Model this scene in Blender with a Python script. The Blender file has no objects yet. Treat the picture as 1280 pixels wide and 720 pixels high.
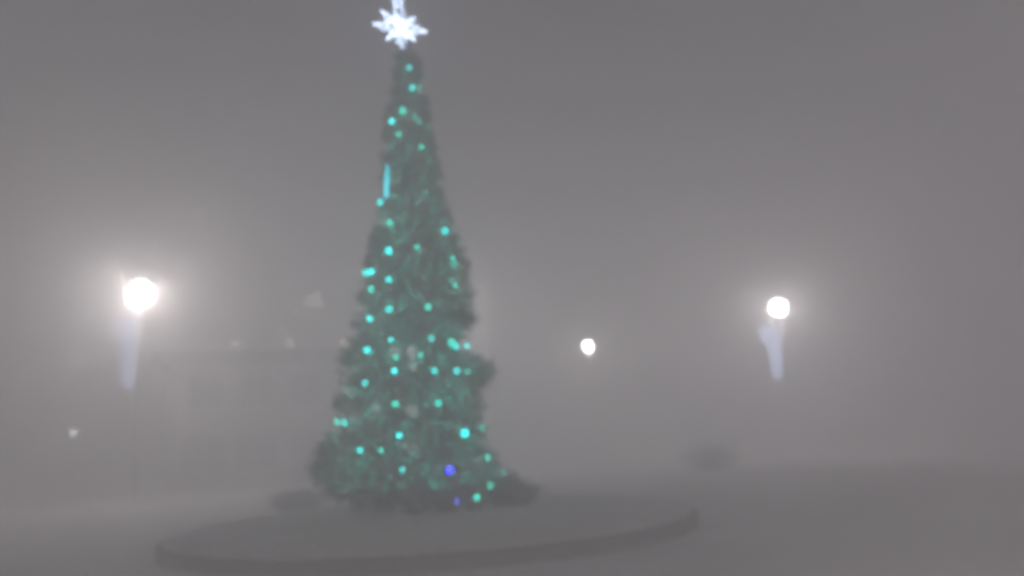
import bpy, bmesh, math, random
import numpy as np
from math import pi, sin, cos, radians, sqrt
from mathutils import Vector, Matrix

# ------------------------------------------------------------------ camera, sky, exposure
sc = bpy.context.scene
PITCH, ROLL, CAM_H, FPX = 10.5, -3.1, 1.6, 1000.0      # lens measured on a 1280 px wide frame
cam_d = bpy.data.cameras.new('camera'); cam = bpy.data.objects.new('camera', cam_d)
sc.collection.objects.link(cam); sc.camera = cam
CAM_M = Matrix.Rotation(radians(90 + PITCH), 3, 'X') @ Matrix.Rotation(radians(ROLL), 3, 'Z')
cam.matrix_world = Matrix.Translation((0, 0, CAM_H)) @ CAM_M.to_4x4()
cam_d.sensor_width = 36.0; cam_d.lens = 36.0 * FPX / 1280.0
cam_d.clip_start = 0.05; cam_d.clip_end = 1000.0
cam_d.dof.use_dof = True; cam_d.dof.focus_distance = 5.6; cam_d.dof.aperture_fstop = 0.8

SKY_STRENGTH = 0.018
FOG_DENSITY = 0.074
world = bpy.data.worlds.new('World'); sc.world = world; world.use_nodes = True
wn = world.node_tree; wn.nodes.clear()
sky = wn.nodes.new('ShaderNodeTexSky'); sky.sky_type = 'NISHITA'; sky.sun_disc = False
sky.sun_elevation = radians(4.0); sky.sun_rotation = radians(180.0); sky.dust_density = 4.0
hs = wn.nodes.new('ShaderNodeHueSaturation'); hs.inputs['Saturation'].default_value = 0.10
bg = wn.nodes.new('ShaderNodeBackground'); bg.inputs['Strength'].default_value = SKY_STRENGTH
wo = wn.nodes.new('ShaderNodeOutputWorld')
wn.links.new(sky.outputs[0], hs.inputs['Color']); wn.links.new(hs.outputs[0], bg.inputs['Color'])
wn.links.new(bg.outputs[0], wo.inputs['Surface'])

sc.view_settings.view_transform = 'Standard'; sc.view_settings.look = 'None'
sc.view_settings.exposure = 0.54; sc.view_settings.gamma = 1.0
sc.view_settings.use_curve_mapping = False
cy = sc.cycles
cy.use_denoising = True; cy.denoiser = 'OPENIMAGEDENOISE'
cy.max_bounces = 4; cy.diffuse_bounces = 2; cy.glossy_bounces = 1; cy.volume_bounces = 4
cy.transmission_bounces = 2; cy.sample_clamp_indirect = 4.0
cy.filter_width = 6.0
cy.use_adaptive_sampling = True; cy.adaptive_threshold = 0.03; cy.adaptive_min_samples = 24
sc.render.engine = 'CYCLES'

# ------------------------------------------------------------------ helpers
C = sc.collection
rng = np.random.default_rng(7); random.seed(7)

def at(px, py, Y):
    """world point at depth Y on the sight line measured at (px, py) of the 1280x720 frame"""
    d = CAM_M @ Vector(((px - 640) / FPX, -(py - 360) / FPX, -1.0))
    return Vector((0, 0, CAM_H)) + d * (Y / d.y)

def tag(o, label=None, cat=None, group=None, kind=None):
    for k, v in (('label', label), ('category', cat), ('group', group), ('kind', kind)):
        if v: o[k] = v
    return o

def empty(name, loc, rz=0.0):
    o = bpy.data.objects.new(name, None); C.objects.link(o)
    o.location = loc; o.rotation_euler = (0, 0, rz); o.empty_display_size = 0.2
    return o

def link(name, me, mat=None, parent=None, loc=None, rz=None):
    o = bpy.data.objects.new(name, me); C.objects.link(o)
    if mat is not None and len(me.materials) == 0: me.materials.append(mat)
    if parent is not None: o.parent = parent
    if loc is not None: o.location = loc
    if rz is not None: o.rotation_euler = (0, 0, rz)
    return o

class MB:
    """collects vertices and faces of one mesh"""
    def __init__(s): s.v = []; s.f = []
    def box(s, x0, x1, y0, y1, z0, z1):
        b = len(s.v)
        s.v += [(x, y, z) for z in (z0, z1) for y in (y0, y1) for x in (x0, x1)]
        for q in ((0, 2, 3, 1), (4, 5, 7, 6), (0, 1, 5, 4), (2, 6, 7, 3), (0, 4, 6, 2), (1, 3, 7, 5)):
            s.f.append(tuple(b + i for i in q))
        return s
    def tube(s, pts, rad, n=6):
        pts = [Vector(p) for p in pts]
        if not hasattr(rad, '__len__'): rad = [rad] * len(pts)
        b = len(s.v)
        for i, p in enumerate(pts):
            t = (pts[min(i + 1, len(pts) - 1)] - pts[max(i - 1, 0)])
            t = t.normalized() if t.length > 1e-6 else Vector((0, 0, 1))
            u = t.orthogonal().normalized() if abs(t.z) > .95 else t.cross(Vector((0, 0, 1))).normalized()
            w = t.cross(u)
            for k in range(n):
                a = 2 * pi * k / n
                s.v.append(tuple(p + (u * cos(a) + w * sin(a)) * rad[i]))
        for i in range(len(pts) - 1):
            for k in range(n):
                k2 = (k + 1) % n
                s.f.append((b + i * n + k, b + i * n + k2, b + (i + 1) * n + k2, b + (i + 1) * n + k))
        s.f.append(tuple(b + k for k in reversed(range(n))))
        s.f.append(tuple(b + (len(pts) - 1) * n + k for k in range(n)))
        return s
    def lathe(s, prof, n=20, o=(0, 0, 0)):
        b = len(s.v)
        for r, z in prof:
            for k in range(n):
                a = 2 * pi * k / n
                s.v.append((o[0] + r * cos(a), o[1] + r * sin(a), o[2] + z))
        for i in range(len(prof) - 1):
            for k in range(n):
                k2 = (k + 1) % n
                s.f.append((b + i * n + k, b + i * n + k2, b + (i + 1) * n + k2, b + (i + 1) * n + k))
        s.f.append(tuple(b + k for k in reversed(range(n))))
        s.f.append(tuple(b + (len(prof) - 1) * n + k for k in range(n)))
        return s
    def mesh(s, name, smooth=False):
        me = bpy.data.meshes.new(name); me.from_pydata(s.v, [], s.f); me.update()
        if smooth: me.polygons.foreach_set('use_smooth', [True] * len(me.polygons))
        return me
    def build(s, name, mat, parent=None, loc=None, smooth=False):
        return link(name, s.mesh(name, smooth), mat, parent, loc)

def quads_mesh(name, P):
    """P: (n, 4, 3) array of quads -> one mesh"""
    n = len(P)
    me = bpy.data.meshes.new(name)
    me.vertices.add(n * 4); me.vertices.foreach_set('co', np.ascontiguousarray(P, dtype=np.float32).ravel())
    me.loops.add(n * 4); me.loops.foreach_set('vertex_index', np.arange(n * 4, dtype=np.int32))
    me.polygons.add(n); me.polygons.foreach_set('loop_start', np.arange(0, n * 4, 4, dtype=np.int32))
    me.polygons.foreach_set('loop_total', np.full(n, 4, dtype=np.int32))
    me.update(calc_edges=True)
    return me

def unit(a): return a / np.maximum(np.linalg.norm(a, axis=-1, keepdims=True), 1e-9)

def leaf_quads(base, d, length, width):
    """spindle quads: base points, unit directions, lengths, widths"""
    side = unit(np.cross(d, unit(rng.normal(size=d.shape))))
    L = length[:, None]; W = width[:, None] * .5
    m = base + d * L * .45
    return np.stack([base, m + side * W, base + d * L, m - side * W], axis=1)

# ------------------------------------------------------------------ materials
def mat_surface(name, c1, c2, scale=4.0, rough=0.8, bump=0.0, detail=5.0, spec=0.4, bscale=None, metallic=0.0, c3=None):
    m = bpy.data.materials.new(name); m.use_nodes = True
    nt = m.node_tree; p = nt.nodes['Principled BSDF']
    tc = nt.nodes.new('ShaderNodeTexCoord')
    nz = nt.nodes.new('ShaderNodeTexNoise'); nz.inputs['Scale'].default_value = scale; nz.inputs['Detail'].default_value = detail
    nt.links.new(tc.outputs['Object'], nz.inputs['Vector'])
    rp = nt.nodes.new('ShaderNodeValToRGB')
    rp.color_ramp.elements[0].position = .33; rp.color_ramp.elements[0].color = (*c1, 1)
    rp.color_ramp.elements[1].position = .68; rp.color_ramp.elements[1].color = (*c2, 1)
    if c3: e = rp.color_ramp.elements.new(.8); e.color = (*c3, 1)
    nt.links.new(nz.outputs['Fac'], rp.inputs['Fac']); nt.links.new(rp.outputs['Color'], p.inputs['Base Color'])
    p.inputs['Roughness'].default_value = rough; p.inputs['Specular IOR Level'].default_value = spec
    p.inputs['Metallic'].default_value = metallic
    if bump:
        n2 = nt.nodes.new('ShaderNodeTexNoise'); n2.inputs['Scale'].default_value = bscale or scale * 6; n2.inputs['Detail'].default_value = 3
        nt.links.new(tc.outputs['Object'], n2.inputs['Vector'])
        bp = nt.nodes.new('ShaderNodeBump'); bp.inputs['Strength'].default_value = bump
        nt.links.new(n2.outputs['Fac'], bp.inputs['Height']); nt.links.new(bp.outputs['Normal'], p.inputs['Normal'])
    return m

def mat_glow(name, col, strength):
    m = bpy.data.materials.new(name); m.use_nodes = True
    p = m.node_tree.nodes['Principled BSDF']
    p.inputs['Base Color'].default_value = (.25 * col[0], .25 * col[1], .25 * col[2], 1)
    p.inputs['Emission Color'].default_value = (*col, 1); p.inputs['Emission Strength'].default_value = strength
    p.inputs['Roughness'].default_value = .4
    return m

M = {}
M['asphalt'] = mat_surface('frosted_concrete', (.46, .455, .46), (.56, .555, .56), .35, .75, .25, 8, .3, 40)
M['paving'] = mat_surface('paving', (.52, .51, .52), (.62, .61, .62), .8, .7, .2, 6, .3, 25)
M['kerb'] = mat_surface('kerb_stone', (.17, .155, .157), (.26, .24, .242), 3, .8, .3, 6, .3, 30)
M['soil'] = mat_surface('frosted_soil', (.42, .42, .41), (.55, .55, .54), 3, .95, .4, 6, .1, 20)
M['grass'] = mat_surface('frosted_grass', (.56, .57, .56), (.66, .67, .66), 1.2, .8, 0, 4, .2, c3=(.74, .74, .74))
M['needles'] = mat_surface('needles', (.008, .11, .085), (.015, .20, .155), 2.5, .7, 0, 4, .25)  # green pushed towards teal, standing in for the glow of the bulbs
M['bark'] = mat_surface('bark', (.03, .022, .017), (.06, .045, .035), 8, .9, .5, 5, .2, 30)
M['leaves'] = mat_surface('shrub_leaves', (.05, .06, .045), (.10, .115, .085), 3, .75, 0, 4, .2)
M['steel'] = mat_surface('painted_steel', (.42, .42, .425), (.5, .5, .505), 6, .5, .05, 4, .5, 40)
M['iron'] = mat_surface('dark_iron', (.03, .03, .032), (.05, .05, .052), 6, .5, .1, 4, .5, 40)
M['cable'] = mat_surface('green_cable', (.01, .03, .02), (.02, .05, .03), 6, .6, 0, 3, .4)
M['plaster'] = mat_surface('plaster', (.22, .215, .21), (.30, .29, .28), .6, .9, .15, 6, .2, 30)
M['render_wall'] = mat_surface('grey_render', (.16, .155, .155), (.22, .215, .21), .5, .9, .15, 6, .2, 30)
M['roofing'] = mat_surface('roofing', (.03, .03, .03), (.06, .058, .056), 2, .85, .2, 5, .2, 20)
M['frame'] = mat_surface('window_frame', (.35, .35, .35), (.45, .45, .45), 5, .5, 0, 3, .4)
M['door'] = mat_surface('painted_door', (.07, .05, .04), (.10, .075, .06), 5, .6, .1, 3, .4)
gl = bpy.data.materials.new('window_glass'); gl.use_nodes = True
gp = gl.node_tree.nodes['Principled BSDF']; gp.inputs['Base Color'].default_value = (.02, .022, .026, 1)
gp.inputs['Roughness'].default_value = .06
gn = gl.node_tree.nodes.new('ShaderNodeTexNoise'); gn.inputs['Scale'].default_value = 1.2
gb = gl.node_tree.nodes.new('ShaderNodeBump'); gb.inputs['Strength'].default_value = .03
gl.node_tree.links.new(gn.outputs['Fac'], gb.inputs['Height']); gl.node_tree.links.new(gb.outputs['Normal'], gp.inputs['Normal'])
M['glass'] = gl
LAMP_COL = (1.0, .918, .865)
M['lamp'] = mat_glow('lamp_globe_glow', LAMP_COL, 450.0)
M['lamp_fill'] = mat_glow('lamp_globe_glow_fill', LAMP_COL, 770.0)
M['lamp_hidden'] = mat_glow('lamp_globe_glow_far', LAMP_COL, 270.0)
M['lamp_far'] = mat_glow('lamp_globe_glow_far_right', LAMP_COL, 640.0)
M['lamp_left'] = mat_glow('lamp_globe_glow_left', LAMP_COL, 285.0)
M['topper'] = mat_glow('white_blue_led', (.60, .74, 1.0), 6.0)
M['motif'] = mat_glow('ice_blue_led', (.58, .68, 1.0), 4.0)
M['motif_near'] = mat_glow('ice_blue_led_dim', (.60, .66, 1.0), 1.0)
M['lit_window'] = mat_glow('lit_window_glow', (1.0, .93, .82), 1.7); M['lit_window'].cycles.emission_sampling = 'NONE'
M['roof_glow'] = mat_glow('roof_lamp_glow', (1.0, .95, .88), 1.1)
M['small_lamp'] = mat_glow('small_lamp_glow', (.95, .97, 1.0), 3.0)
TEAL = (.0, .80, .60)
for i, (s, col) in enumerate(((1.0, TEAL), (2.1, TEAL), (2.7, (.0, .74, .70)), (4.2, (.0, .80, .80)))):
    M['teal%d' % i] = mat_glow('teal_led_%d' % i, col, s)
M['blue'] = mat_glow('blue_led', (.02, .03, 1.0), 9.0)
M['blue_dim'] = mat_glow('blue_led_dim', (.10, .11, 1.0), 1.5)
for k in ('motif', 'motif_near', 'teal0', 'teal1', 'blue_dim'): M[k].cycles.emission_sampling = 'NONE'
M['tube_teal'] = mat_glow('teal_led_tube', (.02, .7, .85), 2.6)

# ------------------------------------------------------------------ ground, road, pavement
def sheet(name, x0, x1, y0, y1, z, mat, n=1):
    o = MB()
    o.v = [(x0, y0, z), (x1, y0, z), (x1, y1, z), (x0, y1, z)]; o.f = [(0, 1, 2, 3)]
    return tag(o.build(name, mat), kind='structure')
sheet('ground', -96, 96, -30, 118, 0.0, M['asphalt'])
pv = MB(); pv.box(-60, -2.0, 31.5, 60, -.05, .13)
tag(pv.build('pavement', M['paving']), kind='structure')
pv = MB(); pv.box(2.5, 70, 42.0, 70, -.05, .13)
tag(pv.build('pavement', M['paving']), kind='structure')

# ------------------------------------------------------------------ round planted bed with kerb
BED_C = Vector((-1.6, 15.0, 0)); BED_R = 4.65; BED_H = .20
bed = empty('round_bed', BED_C)
tag(bed, 'low round grassy bed with dark stone kerb under the lit christmas tree', 'flower bed')
NK = 30
da = 2 * pi / NK; gap = .006 / BED_R
kb = MB()
prof = [(BED_R - .10, -.05), (BED_R, -.05), (BED_R, BED_H - .03), (BED_R - .03, BED_H), (BED_R - .10, BED_H)]
for a in (-da / 2 + gap, 0, da / 2 - gap):
    for r, z in prof: kb.v.append((r * cos(a), r * sin(a), z))
for i in range(2):
    for k in range(5):
        k2 = (k + 1) % 5
        kb.f.append((i * 5 + k, i * 5 + k2, i * 5 + 5 + k2, i * 5 + 5 + k))
kb.f += [(4, 3, 2, 1, 0), (10, 11, 12, 13, 14)]
kme = kb.mesh('kerbstone')
for i in range(NK):
    k = link('kerbstone', kme, M['kerb'], bed, (0, 0, rng.uniform(-.006, .006)), i * da)
def bed_z(r): return BED_H - .012 + .10 * (1 - (r / BED_R) ** 2)
sm = MB(); nr, na = 14, 64
sm.v.append((0, 0, bed_z(0)))
for i in range(1, nr + 1):
    r = (BED_R - .104) * i / nr
    for k in range(na):
        a = 2 * pi * k / na
        sm.v.append((r * cos(a), r * sin(a), bed_z(r) + .015 * sin(7 * a + 3 * r) * sin(2.3 * r)))
for k in range(na):
    sm.f.append((0, 1 + k, 1 + (k + 1) % na))
    for i in range(nr - 1):
        b = 1 + i * na
        sm.f.append((b + k, b + na + k, b + na + (k + 1) % na, b + (k + 1) % na))
sm.build('soil', M['soil'], bed, smooth=True)
ng = 42000
r = (BED_R - .12) * np.sqrt(rng.random(ng)); a = rng.random(ng) * 2 * pi
base = np.stack([r * np.cos(a), r * np.sin(a), BED_H - .012 + .10 * (1 - (r / BED_R) ** 2) - .01], 1)
d = unit(np.stack([rng.normal(0, .45, ng), rng.normal(0, .45, ng), np.ones(ng)], 1))
turf = link('turf', quads_mesh('turf', leaf_quads(base, d, rng.uniform(.05, .12, ng), rng.uniform(.008, .02, ng))), M['grass'], bed)
turf['kind'] = 'stuff'

# ------------------------------------------------------------------ christmas tree
TX, TY = -1.88, 15.47
TZ0 = bed_z(.5)
rows = [(70, 499, 523), (100, 495, 526), (120, 491, 531), (150, 483, 537), (180, 479, 541), (210, 477, 546), (240, 473, 553),
        (270, 470, 559), (290, 469, 571), (320, 462, 581), (350, 454, 584), (380, 449, 591), (400, 446, 594), (415, 444, 586),
        (430, 440, 577), (442, 430, 576), (455, 430, 612), (466, 430, 618), (480, 429, 607), (500, 421, 600), (520, 417, 599),
        (540, 411, 607), (560, 402, 613), (580, 397, 622), (600, 398, 632), (615, 408, 640), (628, 440, 625), (640, 470, 580)]
zz, ll, rr = [], [], []
for y, xl, xr in rows:
    A = at(xl, y, TY); B = at(xr, y, TY)
    zz.append((A.z + B.z) / 2); ll.append(TX - A.x); rr.append(B.x - TX)
zz = np.array(zz[::-1]); ll = np.array(ll[::-1]); rr = np.array(rr[::-1])
TOP_Z = zz[-1]
def crown_r(z, c):
    l = np.interp(z, zz, ll); r_ = np.interp(z, zz, rr)
    return .5 * (r_ * (1 + c) + l * (1 - c))

tree = empty('christmas_tree', (TX, TY, 0))
tag(tree, 'tall narrow dark green christmas tree hung with teal lights in round bed', 'christmas tree')
tz = np.linspace(TZ0 - .15, TOP_Z + .35, 14)
MB().tube([(.02 * sin(z), .02 * cos(1.3 * z), z) for z in tz], list(np.linspace(.075, .02, 14)), 12).build('trunk', M['bark'], tree, smooth=True)

# light positions (measured), strand by strand, top to bottom: px, py, brightness class
strands = [
    [(512, 85, 2), (503, 139, 1), (490, 152, 3), (498, 168, 1), (487, 279, 1), (486, 314, 3), (486, 350, 3), (486, 387, 2),
     (489, 425, 3), (495, 447, 1), (493, 464, 3), (494, 505, 1), (499, 545, 3), (503, 587, 2)],
    [(475, 253, 2), (457, 341, 2), (464, 340, 3), (464, 362, 1), (462, 399, 3), (459, 438, 3), (456, 479, 2), (431, 529, 2),
     (422, 527, 1), (450, 563, 2), (476, 563, 1)],
    [(515, 110, 2), (523, 152, 0), (519, 146, 0), (527, 184, 1), (521, 309, 1), (535, 384, 1), (539, 423, 2), (526, 444, 1), (543, 464, 2), (548, 504, 1), (581, 542, 3), (596, 622, 1)],
    [(556, 289, 2), (566, 323, 1), (569, 330, 0), (565, 350, 0), (569, 357, 1), (564, 428, 1), (570, 433, 2), (583, 432, 3), (571, 464, 2),
     (584, 465, 0), (603, 535, 0), (610, 572, 1), (613, 607, 0)],
]
blues = [(562, 588, 'blue'), (571, 627, 'blue_dim')]
def on_crown(px, py, out=.04):
    Y = TY - .5
    for _ in range(12):
        P = at(px, py, Y); x = P.x - TX
        yy = P.y - TY; h = math.hypot(x, yy) or 1e-6
        R = float(crown_r(P.z, x / h)) + out
        Y = TY - sqrt(max(R * R - x * x, 0.0))
    return at(px, py, Y)
bulb_pts = [[(on_crown(x, y), c) for x, y, c in s] for s in strands]
blue_pts = [(on_crown(x, y), c) for x, y, c in blues]
back_pts = []
for i in range(20):                       # the strands also run down the far side
    z = TZ0 + .6 + (i * .43) % 8.3; a_ = radians(20 + (i * 67) % 140)
    R = float(crown_r(z, cos(a_))) + .03
    back_pts.append((Vector((TX + R * cos(a_), TY + R * sin(a_), z)), (1, 2, 0, 2)[i % 4]))
all_pts = np.array([list(p) for s in bulb_pts for p, _ in s] + [list(p) for p, _ in blue_pts] + [list(p) for p, _ in back_pts])

# branches: limbs from the trunk, twigs on the limbs, needles on the twigs
NB = 1150
u = rng.random(NB)
hz = np.concatenate([TZ0 + .28 + (TOP_Z - TZ0 - .25) * (1 - np.sqrt(1 - u[:800] * .985)), TZ0 + .3 + (TOP_Z - TZ0 - .3) * rng.random(NB - 800)])
ang = np.arange(NB) * 2.399963 + rng.normal(0, .25, NB)
rad = crown_r(hz, np.cos(ang)) * rng.uniform(.84, 1.0, NB)
clump = np.sin(hz * 5.1 + 2.0 * np.sin(ang * 2)) * np.sin(ang * 3 + hz * 2.3)
rad *= 1 + .07 * clump
rise = rng.uniform(-.05, .35, NB)
gaps = []
for (px, py, w) in ((517, 440, .12), (519, 455, .13), (494, 440, .10), (516, 514, .13), (470, 508, .08), (518, 562, .09), (506, 556, .07)):
    o1 = np.array(at(px, py, TY)) - np.array([TX, TY, 0]); dv = unit(np.array(at(px, py, TY)) - np.array([0, 0, CAM_H]))
    gaps.append((o1, dv, w))
def in_gap(P_, pad=0.0):
    hit = np.zeros(len(P_), bool)
    for o1, dv, w in gaps:
        rel = P_ - o1
        hit |= np.linalg.norm(rel - (rel @ dv)[:, None] * dv, axis=1) < w + pad
    return hit
limbs = MB(); N = []
NT, NN = 13, 18
for i in range(NB):
    L = max(rad[i], .1); c_, s_ = cos(ang[i]), sin(ang[i])
    dz = rise[i] * L * .6
    p0 = np.array([0, 0, hz[i] - dz * .7]); p1 = np.array([c_ * L * .6, s_ * L * .6, hz[i] + dz * .5]); p2 = np.array([c_ * L, s_ * L, hz[i]])
    if i % 2 == 0 and not in_gap(p0 + (p2 - p0) * np.linspace(0, 1, 12)[:, None]).any(): limbs.tube([p0, p1, p2], [.022, .012, .004], 4)
    t = rng.uniform(.22, 1.0, NT)[:, None]
    bp = np.where(t < .6, p0 + (p1 - p0) * t / .6, p1 + (p2 - p1) * (t - .6) / .4)
    out = np.array([c_, s_, .12]); sd = np.array([-s_, c_, 0])
    tw = unit(out * rng.uniform(.5, 1.2, (NT, 1)) + sd * rng.normal(0, .75, (NT, 1)) + np.array([0, 0, 1]) * rng.normal(0, .45, (NT, 1)))
    tl = rng.uniform(.12, .30, (NT, 1)) * min(1, .5 + L * .45) * (1.15 - .4 * t)
    f = rng.random((NT, NN, 1))
    nb = bp[:, None] + tw[:, None] * tl[:, None] * f
    nd = unit(tw[:, None] * .7 + rng.normal(0, .6, (NT, NN, 3)))
    N.append(np.concatenate([nb.reshape(-1, 3), nd.reshape(-1, 3)], 1))
for px, py, cr, dy in ((604, 466, .17, 0), (594, 472, .17, -.2), (582, 396, .15, 0), (574, 384, .15, -.2), (436, 449, .12, 0), (426, 505, .13, 0), (410, 562, .17, 0),
                       (412, 588, .20, -.2), (422, 606, .20, -.4), (450, 618, .20, -.6), (482, 622, .22, -.8), (520, 626, .22, -.9), (556, 626, .22, -.8), (592, 622, .22, -.5), (622, 610, .22, -.1),
                       (612, 585, .16, 0), (561, 392, .17, .25), (560, 393, .17, -.2), (472, 300, .10, 0), (565, 300, .10, 0), (455, 372, .10, 0), (400, 585, .16, .1), (640, 606, .18, .1)):
    c0 = np.array(at(px, py, TY + dy)) - np.array([TX, TY, 0])          # bushy tufts that stand out of the outline
    m = int(2600 * (cr / .2) ** 2)
    o_ = unit(rng.normal(size=(m, 3))); lob = 1 + .45 * np.sin(o_ @ np.array([5.1, 3.3, -4.2]) + px) * np.sin(o_ @ np.array([-2.7, 4.9, 3.1]) + py)
    rr2 = cr * np.abs(rng.normal(0, .62, (m, 1))) * lob[:, None]
    N.append(np.concatenate([c0 + o_ * rr2, unit(o_ + rng.normal(0, .5, (m, 3)))], 1))
    limbs.tube([(0, 0, c0[2] - .1), tuple(c0 * np.array([.5, .5, 1]) + np.array([0, 0, -.03])), tuple(c0)], [.02, .012, .005], 4)
N = np.concatenate(N)
keep = np.ones(len(N), bool)
for p in all_pts:
    q = p - np.array([TX, TY, 0])
    keep &= ((N[:, :3] + N[:, 3:] * .05 - q) ** 2).sum(1) > .13 ** 2
keep &= N[:, 2] > TZ0 + .02
# thin places where the light behind shows through
keep &= ~in_gap(N[:, :3] + N[:, 3:] * .05, .02)
N = N[keep]
nq = leaf_quads(N[:, :3], N[:, 3:], rng.uniform(.06, .12, len(N)), rng.uniform(.010, .018, len(N)))
link('crown', quads_mesh('crown', nq), M['needles'], tree)
limbs.build('branch_framework', M['bark'], tree)['kind'] = 'stuff'

# ------------------------------------------------------------------ light strings
bulb_prof = [(.002, -.052), (.028, -.043), (.046, -.018), (.050, .005), (.042, .032), (.028, .056)]
sock_prof = [(.029, .054), (.029, .085), (.020, .092)]
sock_me = MB().lathe(sock_prof, 10).mesh('socket'); sock_me.materials.append(M['cable'])
bulb_me = {}
def bulb(parent, p, key):
    if key not in bulb_me:
        me = MB().lathe(bulb_prof, 8).mesh('bulb', True); me.materials.append(M[key]); bulb_me[key] = me
    o = link('bulb', bulb_me[key], None, parent, p - parent.location)
    o.scale = (rng.uniform(.8, 1.25),) * 3
    o.rotation_euler = (rng.uniform(-.5, .5), rng.uniform(-.5, .5), rng.uniform(0, 6))
    link('socket', sock_me, None, o)
top_pt = Vector((TX, TY, TOP_Z + .1))
labels = ['string of bright teal bulbs down the middle front of the christmas tree',
          'string of teal bulbs down the left side of the christmas tree',
          'string of teal bulbs just right of the middle of the christmas tree',
          'string of teal bulbs down the right edge of the christmas tree']
def cable(parent, pts):
    mb = MB()
    for A, B in zip(pts[:-1], pts[1:]):
        seg = []
        for k in range(5):
            t = k / 4; P = A.lerp(B, t)
            v = Vector((P.x - TX, P.y - TY, 0))
            if v.length > .05: P = P + v.normalized() * (.03 * 4 * t * (1 - t))
            P.z -= .05 * 4 * t * (1 - t)
            seg.append(P + Vector((0, 0, .08)) - parent.location)
        mb.tube(seg, .007, 4)
    mb.build('cable', M['cable'], parent)
for s, lab in zip(bulb_pts, labels):
    st = empty('light_string', (TX, TY, TZ0)); tag(st, lab, 'string lights', 'teal light strings on the christmas tree')
    for p, c in s: bulb(st, p, 'teal%d' % c)
    cable(st, [top_pt] + [p for p, _ in s])
st = empty('light_string', (TX, TY, TZ0)); tag(st, 'string of teal bulbs down the far side of the christmas tree', 'string lights', 'teal light strings on the christmas tree')
back_pts.sort(key=lambda q: -q[0].z)
for p, c in back_pts: bulb(st, p, 'teal%d' % c)
cable(st, [top_pt] + [p for p, _ in back_pts])
st = empty('light_string', (TX, TY, TZ0)); tag(st, 'short string of blue bulbs low on the front of the christmas tree', 'string lights')
for p, c in blue_pts: bulb(st, p, c)
cable(st, [p for p, _ in blue_pts])
# added glowing specks among the twigs, standing in for the crown's teal glow
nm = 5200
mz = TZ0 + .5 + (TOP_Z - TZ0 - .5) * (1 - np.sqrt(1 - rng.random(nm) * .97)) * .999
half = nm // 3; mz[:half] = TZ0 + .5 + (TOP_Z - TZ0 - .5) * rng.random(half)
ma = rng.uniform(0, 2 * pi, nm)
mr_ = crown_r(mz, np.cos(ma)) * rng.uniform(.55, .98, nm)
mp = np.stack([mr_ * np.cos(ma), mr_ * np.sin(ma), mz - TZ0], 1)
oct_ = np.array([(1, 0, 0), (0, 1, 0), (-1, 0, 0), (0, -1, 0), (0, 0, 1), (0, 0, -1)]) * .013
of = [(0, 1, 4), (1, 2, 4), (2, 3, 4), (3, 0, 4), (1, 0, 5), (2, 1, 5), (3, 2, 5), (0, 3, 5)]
me = bpy.data.meshes.new('glow_specks')
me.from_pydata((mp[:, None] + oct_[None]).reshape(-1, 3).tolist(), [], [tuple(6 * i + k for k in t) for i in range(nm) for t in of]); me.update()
net = empty('added_glow_net', (TX, TY, TZ0)); tag(net, 'added glowing teal specks all through the christmas tree, standing in for its teal glow', 'string lights')
M['glow_speck'] = mat_glow('teal_glow_speck', (.0, .8, .58), 2.1); M['glow_speck'].cycles.emission_sampling = 'NONE'
link('glow_specks', me, M['glow_speck'], net)['kind'] = 'stuff'
# glowing tube hanging on the upper left of the tree
A = on_crown(484.5, 203, .06); B = on_crown(482.5, 246, .06)
lt = empty('light_tube', B); tag(lt, 'thin vertical teal light tube on the upper left of the christmas tree', 'light tube')
MB().tube([Vector((0, 0, 0)), (A - B) * .5, (A - B) * .97], [.034, .027, .012], 8).build('tube', M['tube_teal'], lt)
MB().tube([(A - B) * .97, (A - B) * 1.06], .016, 8).build('end_cap', M['cable'], lt)

# ------------------------------------------------------------------ tree topper: outlined star of white LED tube
tc_ = at(501, 34, TY)
tp = empty('tree_topper', Vector((TX, TY, TOP_Z + .3)))
tag(tp, 'glowing white spiky star topper at the tip of the christmas tree', 'tree topper')
tips = [(494, -24), (476, 13), (466, 30), (483, 50), (503, 63), (519, 51), (534, 40), (519, 22)]
loc = tp.location
def ray_loop(T, w, rad_, name='ray'):
    d_ = T - tc_; n_ = d_.cross(Vector((0, 1, 0)))
    if n_.length < .05: n_ = Vector((1, 0, 0))
    n_.normalize()
    a_ = tc_ + d_ * .28 + n_ * w; b_ = tc_ + d_ * .28 - n_ * w
    m1, m2 = tc_ + d_ * .62, tc_ + d_ * .42
    barb = MB()
    for sg in (-1, 1): barb.tube([m2 - loc, m1 + n_ * sg * w * 1.5 - loc], rad_ * .7, 5)
    barb.build('barb', M['topper'], tp)
    MB().tube([tc_ - loc, a_ - loc, T - loc], rad_, 7).tube([tc_ - loc, b_ - loc, T - loc], rad_, 7).build(name, M['topper'], tp)
for i, t in enumerate(tips):
    T = at(t[0], t[1], TY - (.12 if i % 2 else 0))
    ray_loop(T, .085 if i % 2 == 0 else .06, .014)
for sgn in (-1, 1): ray_loop(tc_ + Vector((0, sgn * .5, 0)), .07, .015)
MB().lathe([(.02, -.06), (.05, -.03), (.06, 0), (.05, .03), (.02, .06)], 10, tuple(tc_ - loc)).build('hub', M['topper'], tp)
MB().tube([Vector((0, 0, -.35)), tc_ - loc - Vector((0, 0, .05))], .016, 8).build('stem', M['iron'], tp)

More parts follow.
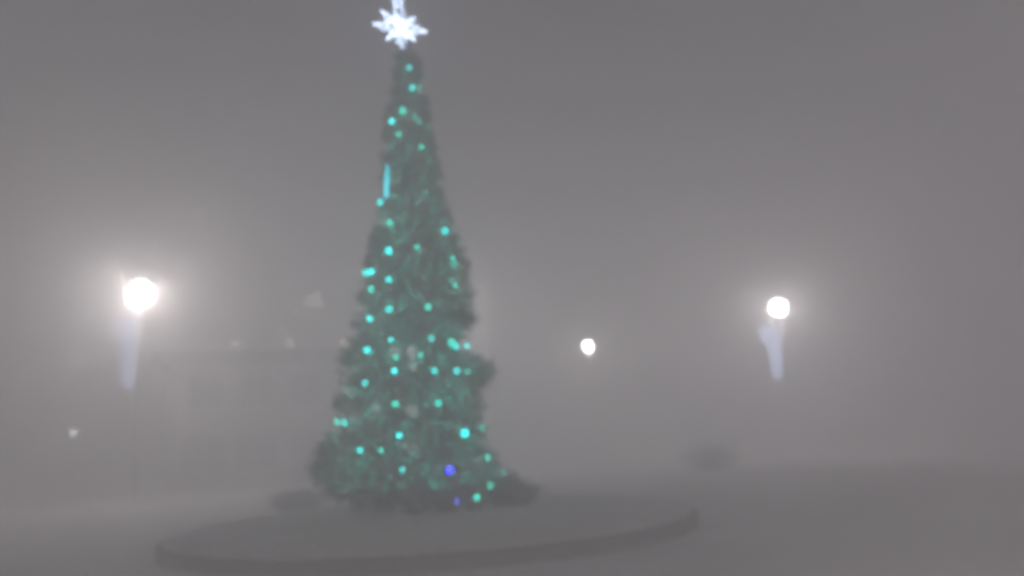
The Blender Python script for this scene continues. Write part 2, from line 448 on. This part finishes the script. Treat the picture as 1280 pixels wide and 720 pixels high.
# ------------------------------------------------------------------ street lamps
LAMP_Z = 7.3
lamp_mesh = {}
lamp_mesh['base'] = MB().lathe([(.17, 0), (.17, .06), (.12, .12), (.10, .75), (.07, .85)], 16).mesh('base')
lamp_mesh['pole'] = MB().lathe([(.062, .84), (.050, 4.0), (.040, LAMP_Z - .44)], 12).mesh('pole', True)
lamp_mesh['collar'] = MB().lathe([(.05, LAMP_Z - .48), (.10, LAMP_Z - .43), (.13, LAMP_Z - .37), (.12, LAMP_Z - .345)], 16).mesh('collar')
GR = .35
gprof = [(GR * sin(pi * k / 10) + .004, LAMP_Z - GR * cos(pi * k / 10)) for k in range(11)]
lamp_mesh['globe'] = MB().lathe(gprof, 28).mesh('globe', True)
lamp_mesh['hood'] = MB().lathe([(.40, LAMP_Z + .385), (.40, LAMP_Z + .40), (.26, LAMP_Z + .50), (.10, LAMP_Z + .55), (.02, LAMP_Z + .60)], 20).mesh('hood', True)
lmat = dict(base='steel', pole='steel', collar='iron', globe='lamp', hood='iron')
for k, me in lamp_mesh.items(): me.materials.append(M[lmat[k]])
def street_lamp(px, py, label, soft=False, head=1.0):
    d1 = at(px, py, 1.0); Y = (LAMP_Z - CAM_H) / (d1.z - CAM_H)
    P = at(px, py, Y)
    o = empty('street_lamp', (P.x, P.y, 0)); tag(o, label, 'street lamp', 'street lamps around the square')
    for k, me in lamp_mesh.items():
        if k == 'globe' and soft:
            me = me.copy(); me.materials.clear(); me.materials.append(M[soft])
        p = link(k, me, None, o)
        if k in ('globe', 'hood', 'collar'):
            p.scale = (head,) * 3; p.location.z = LAMP_Z * (1 - head)
    return o
lamp_l = street_lamp(175, 368, 'big bright globe street lamp on the left with pale blue motif on pole', 'lamp_left', 1.1)
lamp_r = street_lamp(973, 385, 'bright globe street lamp on the right with pale blue motif on pole')
lamp_m = street_lamp(735, 433, 'small distant globe street lamp right of the christmas tree, no motif', 'lamp_far', .72)
lamp_h = street_lamp(560, 392, 'globe street lamp hidden behind the christmas tree, glowing past its right edge', 'lamp_hidden', .9)

# two unseen lamps added behind the camera to brighten the near fog
def fill_lamp(x, y, label):
    o = empty('street_lamp', (x, y, 0)); tag(o, label, 'street lamp', 'street lamps around the square')
    for k, me in lamp_mesh.items():
        if k == 'globe':
            me = me.copy(); me.materials.clear(); me.materials.append(M['lamp_fill'])
        if k == 'hood': me = wide_hood(); me.materials.append(M['iron'])
        link(k, me, None, o)
def wide_hood():  # brim widened so the added lamps leave the upper fog dark
    return MB().lathe([(.62, LAMP_Z + .13), (.61, LAMP_Z + .17), (.42, LAMP_Z + .38), (.16, LAMP_Z + .47), (.03, LAMP_Z + .52)], 20).mesh('hood', True)
fill_lamp(-14.0, -6.0, 'unseen globe lamp added behind the camera on the left to light the near fog')
fill_lamp(13.5, -2.0, 'unseen globe lamp added behind the camera on the right to light the near fog')

# pole motifs: bracket with hanging ice-blue tubes
tube_set = [(-.84, .60), (-.74, .8), (-.64, .95), (-.54, 2.2), (-.44, 2.45), (-.34, 2.5), (-.24, 2.45), (-.14, 2.3)]
tube_me = {}
def motif(lamp, drop, label, key='motif'):
    z = LAMP_Z - drop
    o = empty('pole_motif', lamp.location + Vector((0, 0, z))); tag(o, label, 'light motif', 'ice blue light motifs on lamp poles')
    MB().tube([(0, 0, 0), (-.45, 0, .10), (-.90, 0, .02)], .022, 8).tube([(-.04, 0, -.35), (-.5, 0, .09)], .014, 6).build('bracket', M['iron'], o)
    MB().lathe([(.075, -.06), (.075, .06)], 12).build('clamp', M['iron'], o)
    for x, L in tube_set:
        for yy in (-.06, .06):
            if (x, L, key) not in tube_me:
                tube_me[(x, L, key)] = MB().tube([(0, 0, 0), (0, 0, -L * .6), (0, 0, -L)], [.040, .040, .030], 8).mesh('hanging_tube')
                tube_me[(x, L, key)].materials.append(M[key])
            link('hanging_tube', tube_me[(x, L, key)], None, o, (x + (.03 if yy > 0 else 0), yy, .06 - abs(x + .45) * .1))
    return o
motif(lamp_l, .92, 'pale ice blue hanging tube motif under the left street lamp', 'motif_near')
motif_r = motif(lamp_r, .95, 'pale ice blue hanging tube motif under the right street lamp')

motif_r.scale = (1.3, 1.3, 1.1)
# ------------------------------------------------------------------ shrubs
def shrub(name, P, w, dep, h, label, n=5200):
    o = empty(name, P); tag(o, label, 'shrub', 'dark shrubs around the bed')
    st_ = MB(); L_ = []
    k = 16
    for i in range(k):
        a_ = i * 2.4; rr_ = sqrt((i + .5) / k) * .85
        tip = np.array([cos(a_) * rr_ * w / 2, sin(a_) * rr_ * dep / 2, h * (.95 - .55 * rr_ * rr_) * rng.uniform(.8, 1.08)])
        st_.tube([(0, 0, -.05), tuple(tip * np.array([.5, .5, .55])), tuple(tip)], [.018, .011, .004], 5)
        m = n // k
        f = rng.random((m, 1)) ** .6
        c0 = tip * f + rng.normal(0, 1, (m, 3)) * np.array([w * .10, dep * .10, h * .13])
        c0[:, 2] = np.maximum(c0[:, 2], .03)
        dd = unit(c0 * np.array([1, 1, .6]) + rng.normal(0, .5, (m, 3)))
        L_.append(leaf_quads(c0, dd, rng.uniform(.05, .10, m), rng.uniform(.02, .035, m)))
    st_.build('stem', M['bark'], o)
    link('foliage', quads_mesh('foliage', np.concatenate(L_)), M['leaves'], o)
P = at(641, 628, 15.6); P.z = bed_z(3.0)
shrub('shrub', P, 1.1, .9, .5, 'dark shrub at the right foot of the christmas tree', 4200)
P = at(372, 628, 21.0); P.z = 0
shrub('shrub', P, 1.6, 1.0, .55, 'faint low shrub left of the christmas tree behind the bed')
P = at(890, 598, 30.0); P.z = 0
shrub('shrub', P, 2.6, 1.6, .95, 'faint rounded shrub in the mist to the right of the bed')

# ------------------------------------------------------------------ buildings in the mist
def window(parent, x, z, w, h, y=0.0, lit=False, door=False):
    f = MB(); t = .07
    f.box(x - w / 2 - t, x - w / 2, y - .05, y + .04, z - t, z + h + t).box(x + w / 2, x + w / 2 + t, y - .05, y + .04, z - t, z + h + t)
    f.box(x - w / 2, x + w / 2, y - .05, y + .04, z + h, z + h + t).box(x - w / 2, x + w / 2, y - .05, y + .04, z - t, z)
    f.box(x - .03, x + .03, y - .03, y + .03, z, z + h)
    o = f.build('window', M['frame'], parent)
    MB().box(x - w / 2, x - .03, y - .012, y + .012, z, z + h).box(x + .03, x + w / 2, y - .012, y + .012, z, z + h).build('pane', M['lit_window' if lit else 'glass'], o)
    if not door: MB().box(x - w / 2 - .14, x + w / 2 + .14, y - .14, y - .052, z - t - .05, z - t - .002).build('sill', M['frame'], o)

# low shop building left of the tree
A = at(212, 447, 33.0); B = at(470, 449, 35.4)
wdt = math.hypot(B.x - A.x, B.y - A.y); rz = math.atan2(B.y - A.y, B.x - A.x); H = A.z
shop = empty('shop_building', (A.x, A.y, .13), rz)
tag(shop, 'low flat roofed shop building fading into the fog behind the left of the tree', 'building')
MB().box(0, wdt, .06, 9, 0, H - .45).build('wall', M['plaster'], shop)
rf = MB().box(-.5, wdt + .5, -.7, 9.4, H - .449, H - .05).build('roof', M['roofing'], shop)
MB().box(-.56, wdt + .56, -.76, -.702, H - .52, H + .02).build('fascia', M['roofing'], rf)
for i in range(4): window(shop, 1.4 + i * wdt / 4.2, 3.3, 1.3, 1.3)
for i in (0, 1, 3): window(shop, 1.4 + i * wdt / 4.2, .7, 1.7, 1.5)
dx = 1.4 + 2 * wdt / 4.2
dr = MB().box(dx - .55, dx + .55, .02, .058, .02, 2.2).build('door', M['door'], shop)
MB().box(dx + .38, dx + .42, -.05, .02, .95, 1.25).build('handle', M['steel'], dr)
for px in (295, 362, 428):
    Pw = at(px, 439, 33.0 + (px - 212) / 258 * 2.4)
    lx = math.hypot(Pw.x - A.x, Pw.y - A.y)
    o = empty('roof_lamp', Vector((A.x, A.y, .13)) + Matrix.Rotation(rz, 3, 'Z') @ Vector((lx, -.4, H - .05)), rz)
    tag(o, {295: 'leftmost faint small lamp on the shop roof edge', 362: 'middle faint small lamp on the shop roof edge',
            428: 'faint small lamp on the shop roof edge nearest the tree'}[px], 'lamp', 'faint lamps on the shop roof')
    MB().lathe([(.03, 0), (.03, .22), (.09, .25)], 8).build('bracket', M['iron'], o)
    MB().lathe([(.03, .25), (.15, .31), (.17, .40), (.12, .50), (.03, .53)], 10).build('lens', M['roof_glow'], o)

# apartment block far behind, only its lit windows carry through the fog
A2 = at(40, 470, 48.5); B2 = at(450, 470, 48.5)
blk = empty('apartment_building', (A2.x, 48.5, .13)); bw = B2.x - A2.x; bh = 17.4
tag(blk, 'tall apartment block lost in fog with a few faint lit windows', 'building')
MB().box(0, bw, .06, 11, -.05, bh).build('wall', M['render_wall'], blk)
MB().box(-.25, bw + .25, -.2, 11.25, bh + .002, bh + .35).build('roof', M['roofing'], blk)
lit = [at(250, 275, 48.5), at(405, 338, 48.5), at(125, 345, 48.5), at(100, 460, 48.5)]
cols = 11; px_w = bw / cols
for fl in range(6):
    for c_ in range(cols):
        cx, cz = (c_ + .5) * px_w, 1.0 + fl * 2.9
        is_lit = any(abs(A2.x + cx - q.x) <= px_w / 2 and -.75 < q.z - (cz + .7) <= 2.15 for q in lit)
        window(blk, cx, cz + .2, 1.0, 1.0, 0, is_lit)

# low lantern by the far pavement on the left
P = at(92, 541, 36.0)
o = empty('garden_lantern', (P.x, P.y, .13)); tag(o, 'small faint white lantern low in the fog below the left street lamp', 'lantern')
hl = P.z - .13
MB().lathe([(.10, 0), (.10, .05), (.04, .12), (.035, hl - .2)], 10).build('pole', M['iron'], o)
MB().lathe([(.05, hl - .199), (.15, hl - .1), (.17, hl + .05), (.13, hl + .16)], 10).build('lamp_shade', M['small_lamp'], o)
MB().lathe([(.19, hl + .161), (.10, hl + .24), (.02, hl + .28)], 10).build('cap', M['iron'], o)

# ------------------------------------------------------------------ fog
hz_ = MB().box(-100, 100, -34, 122, -1.0, 18.3)
vm = bpy.data.materials.new('fog_air'); vm.use_nodes = True
nt = vm.node_tree; nt.nodes.clear()
pvn = nt.nodes.new('ShaderNodeVolumePrincipled'); mo = nt.nodes.new('ShaderNodeOutputMaterial')
pvn.inputs['Color'].default_value = (.955, .957, .993, 1); pvn.inputs['Density'].default_value = FOG_DENSITY
pvn.inputs['Anisotropy'].default_value = .5
nt.links.new(pvn.outputs[0], mo.inputs['Volume'])
haze = hz_.build('haze', vm); tag(haze, kind='stuff')
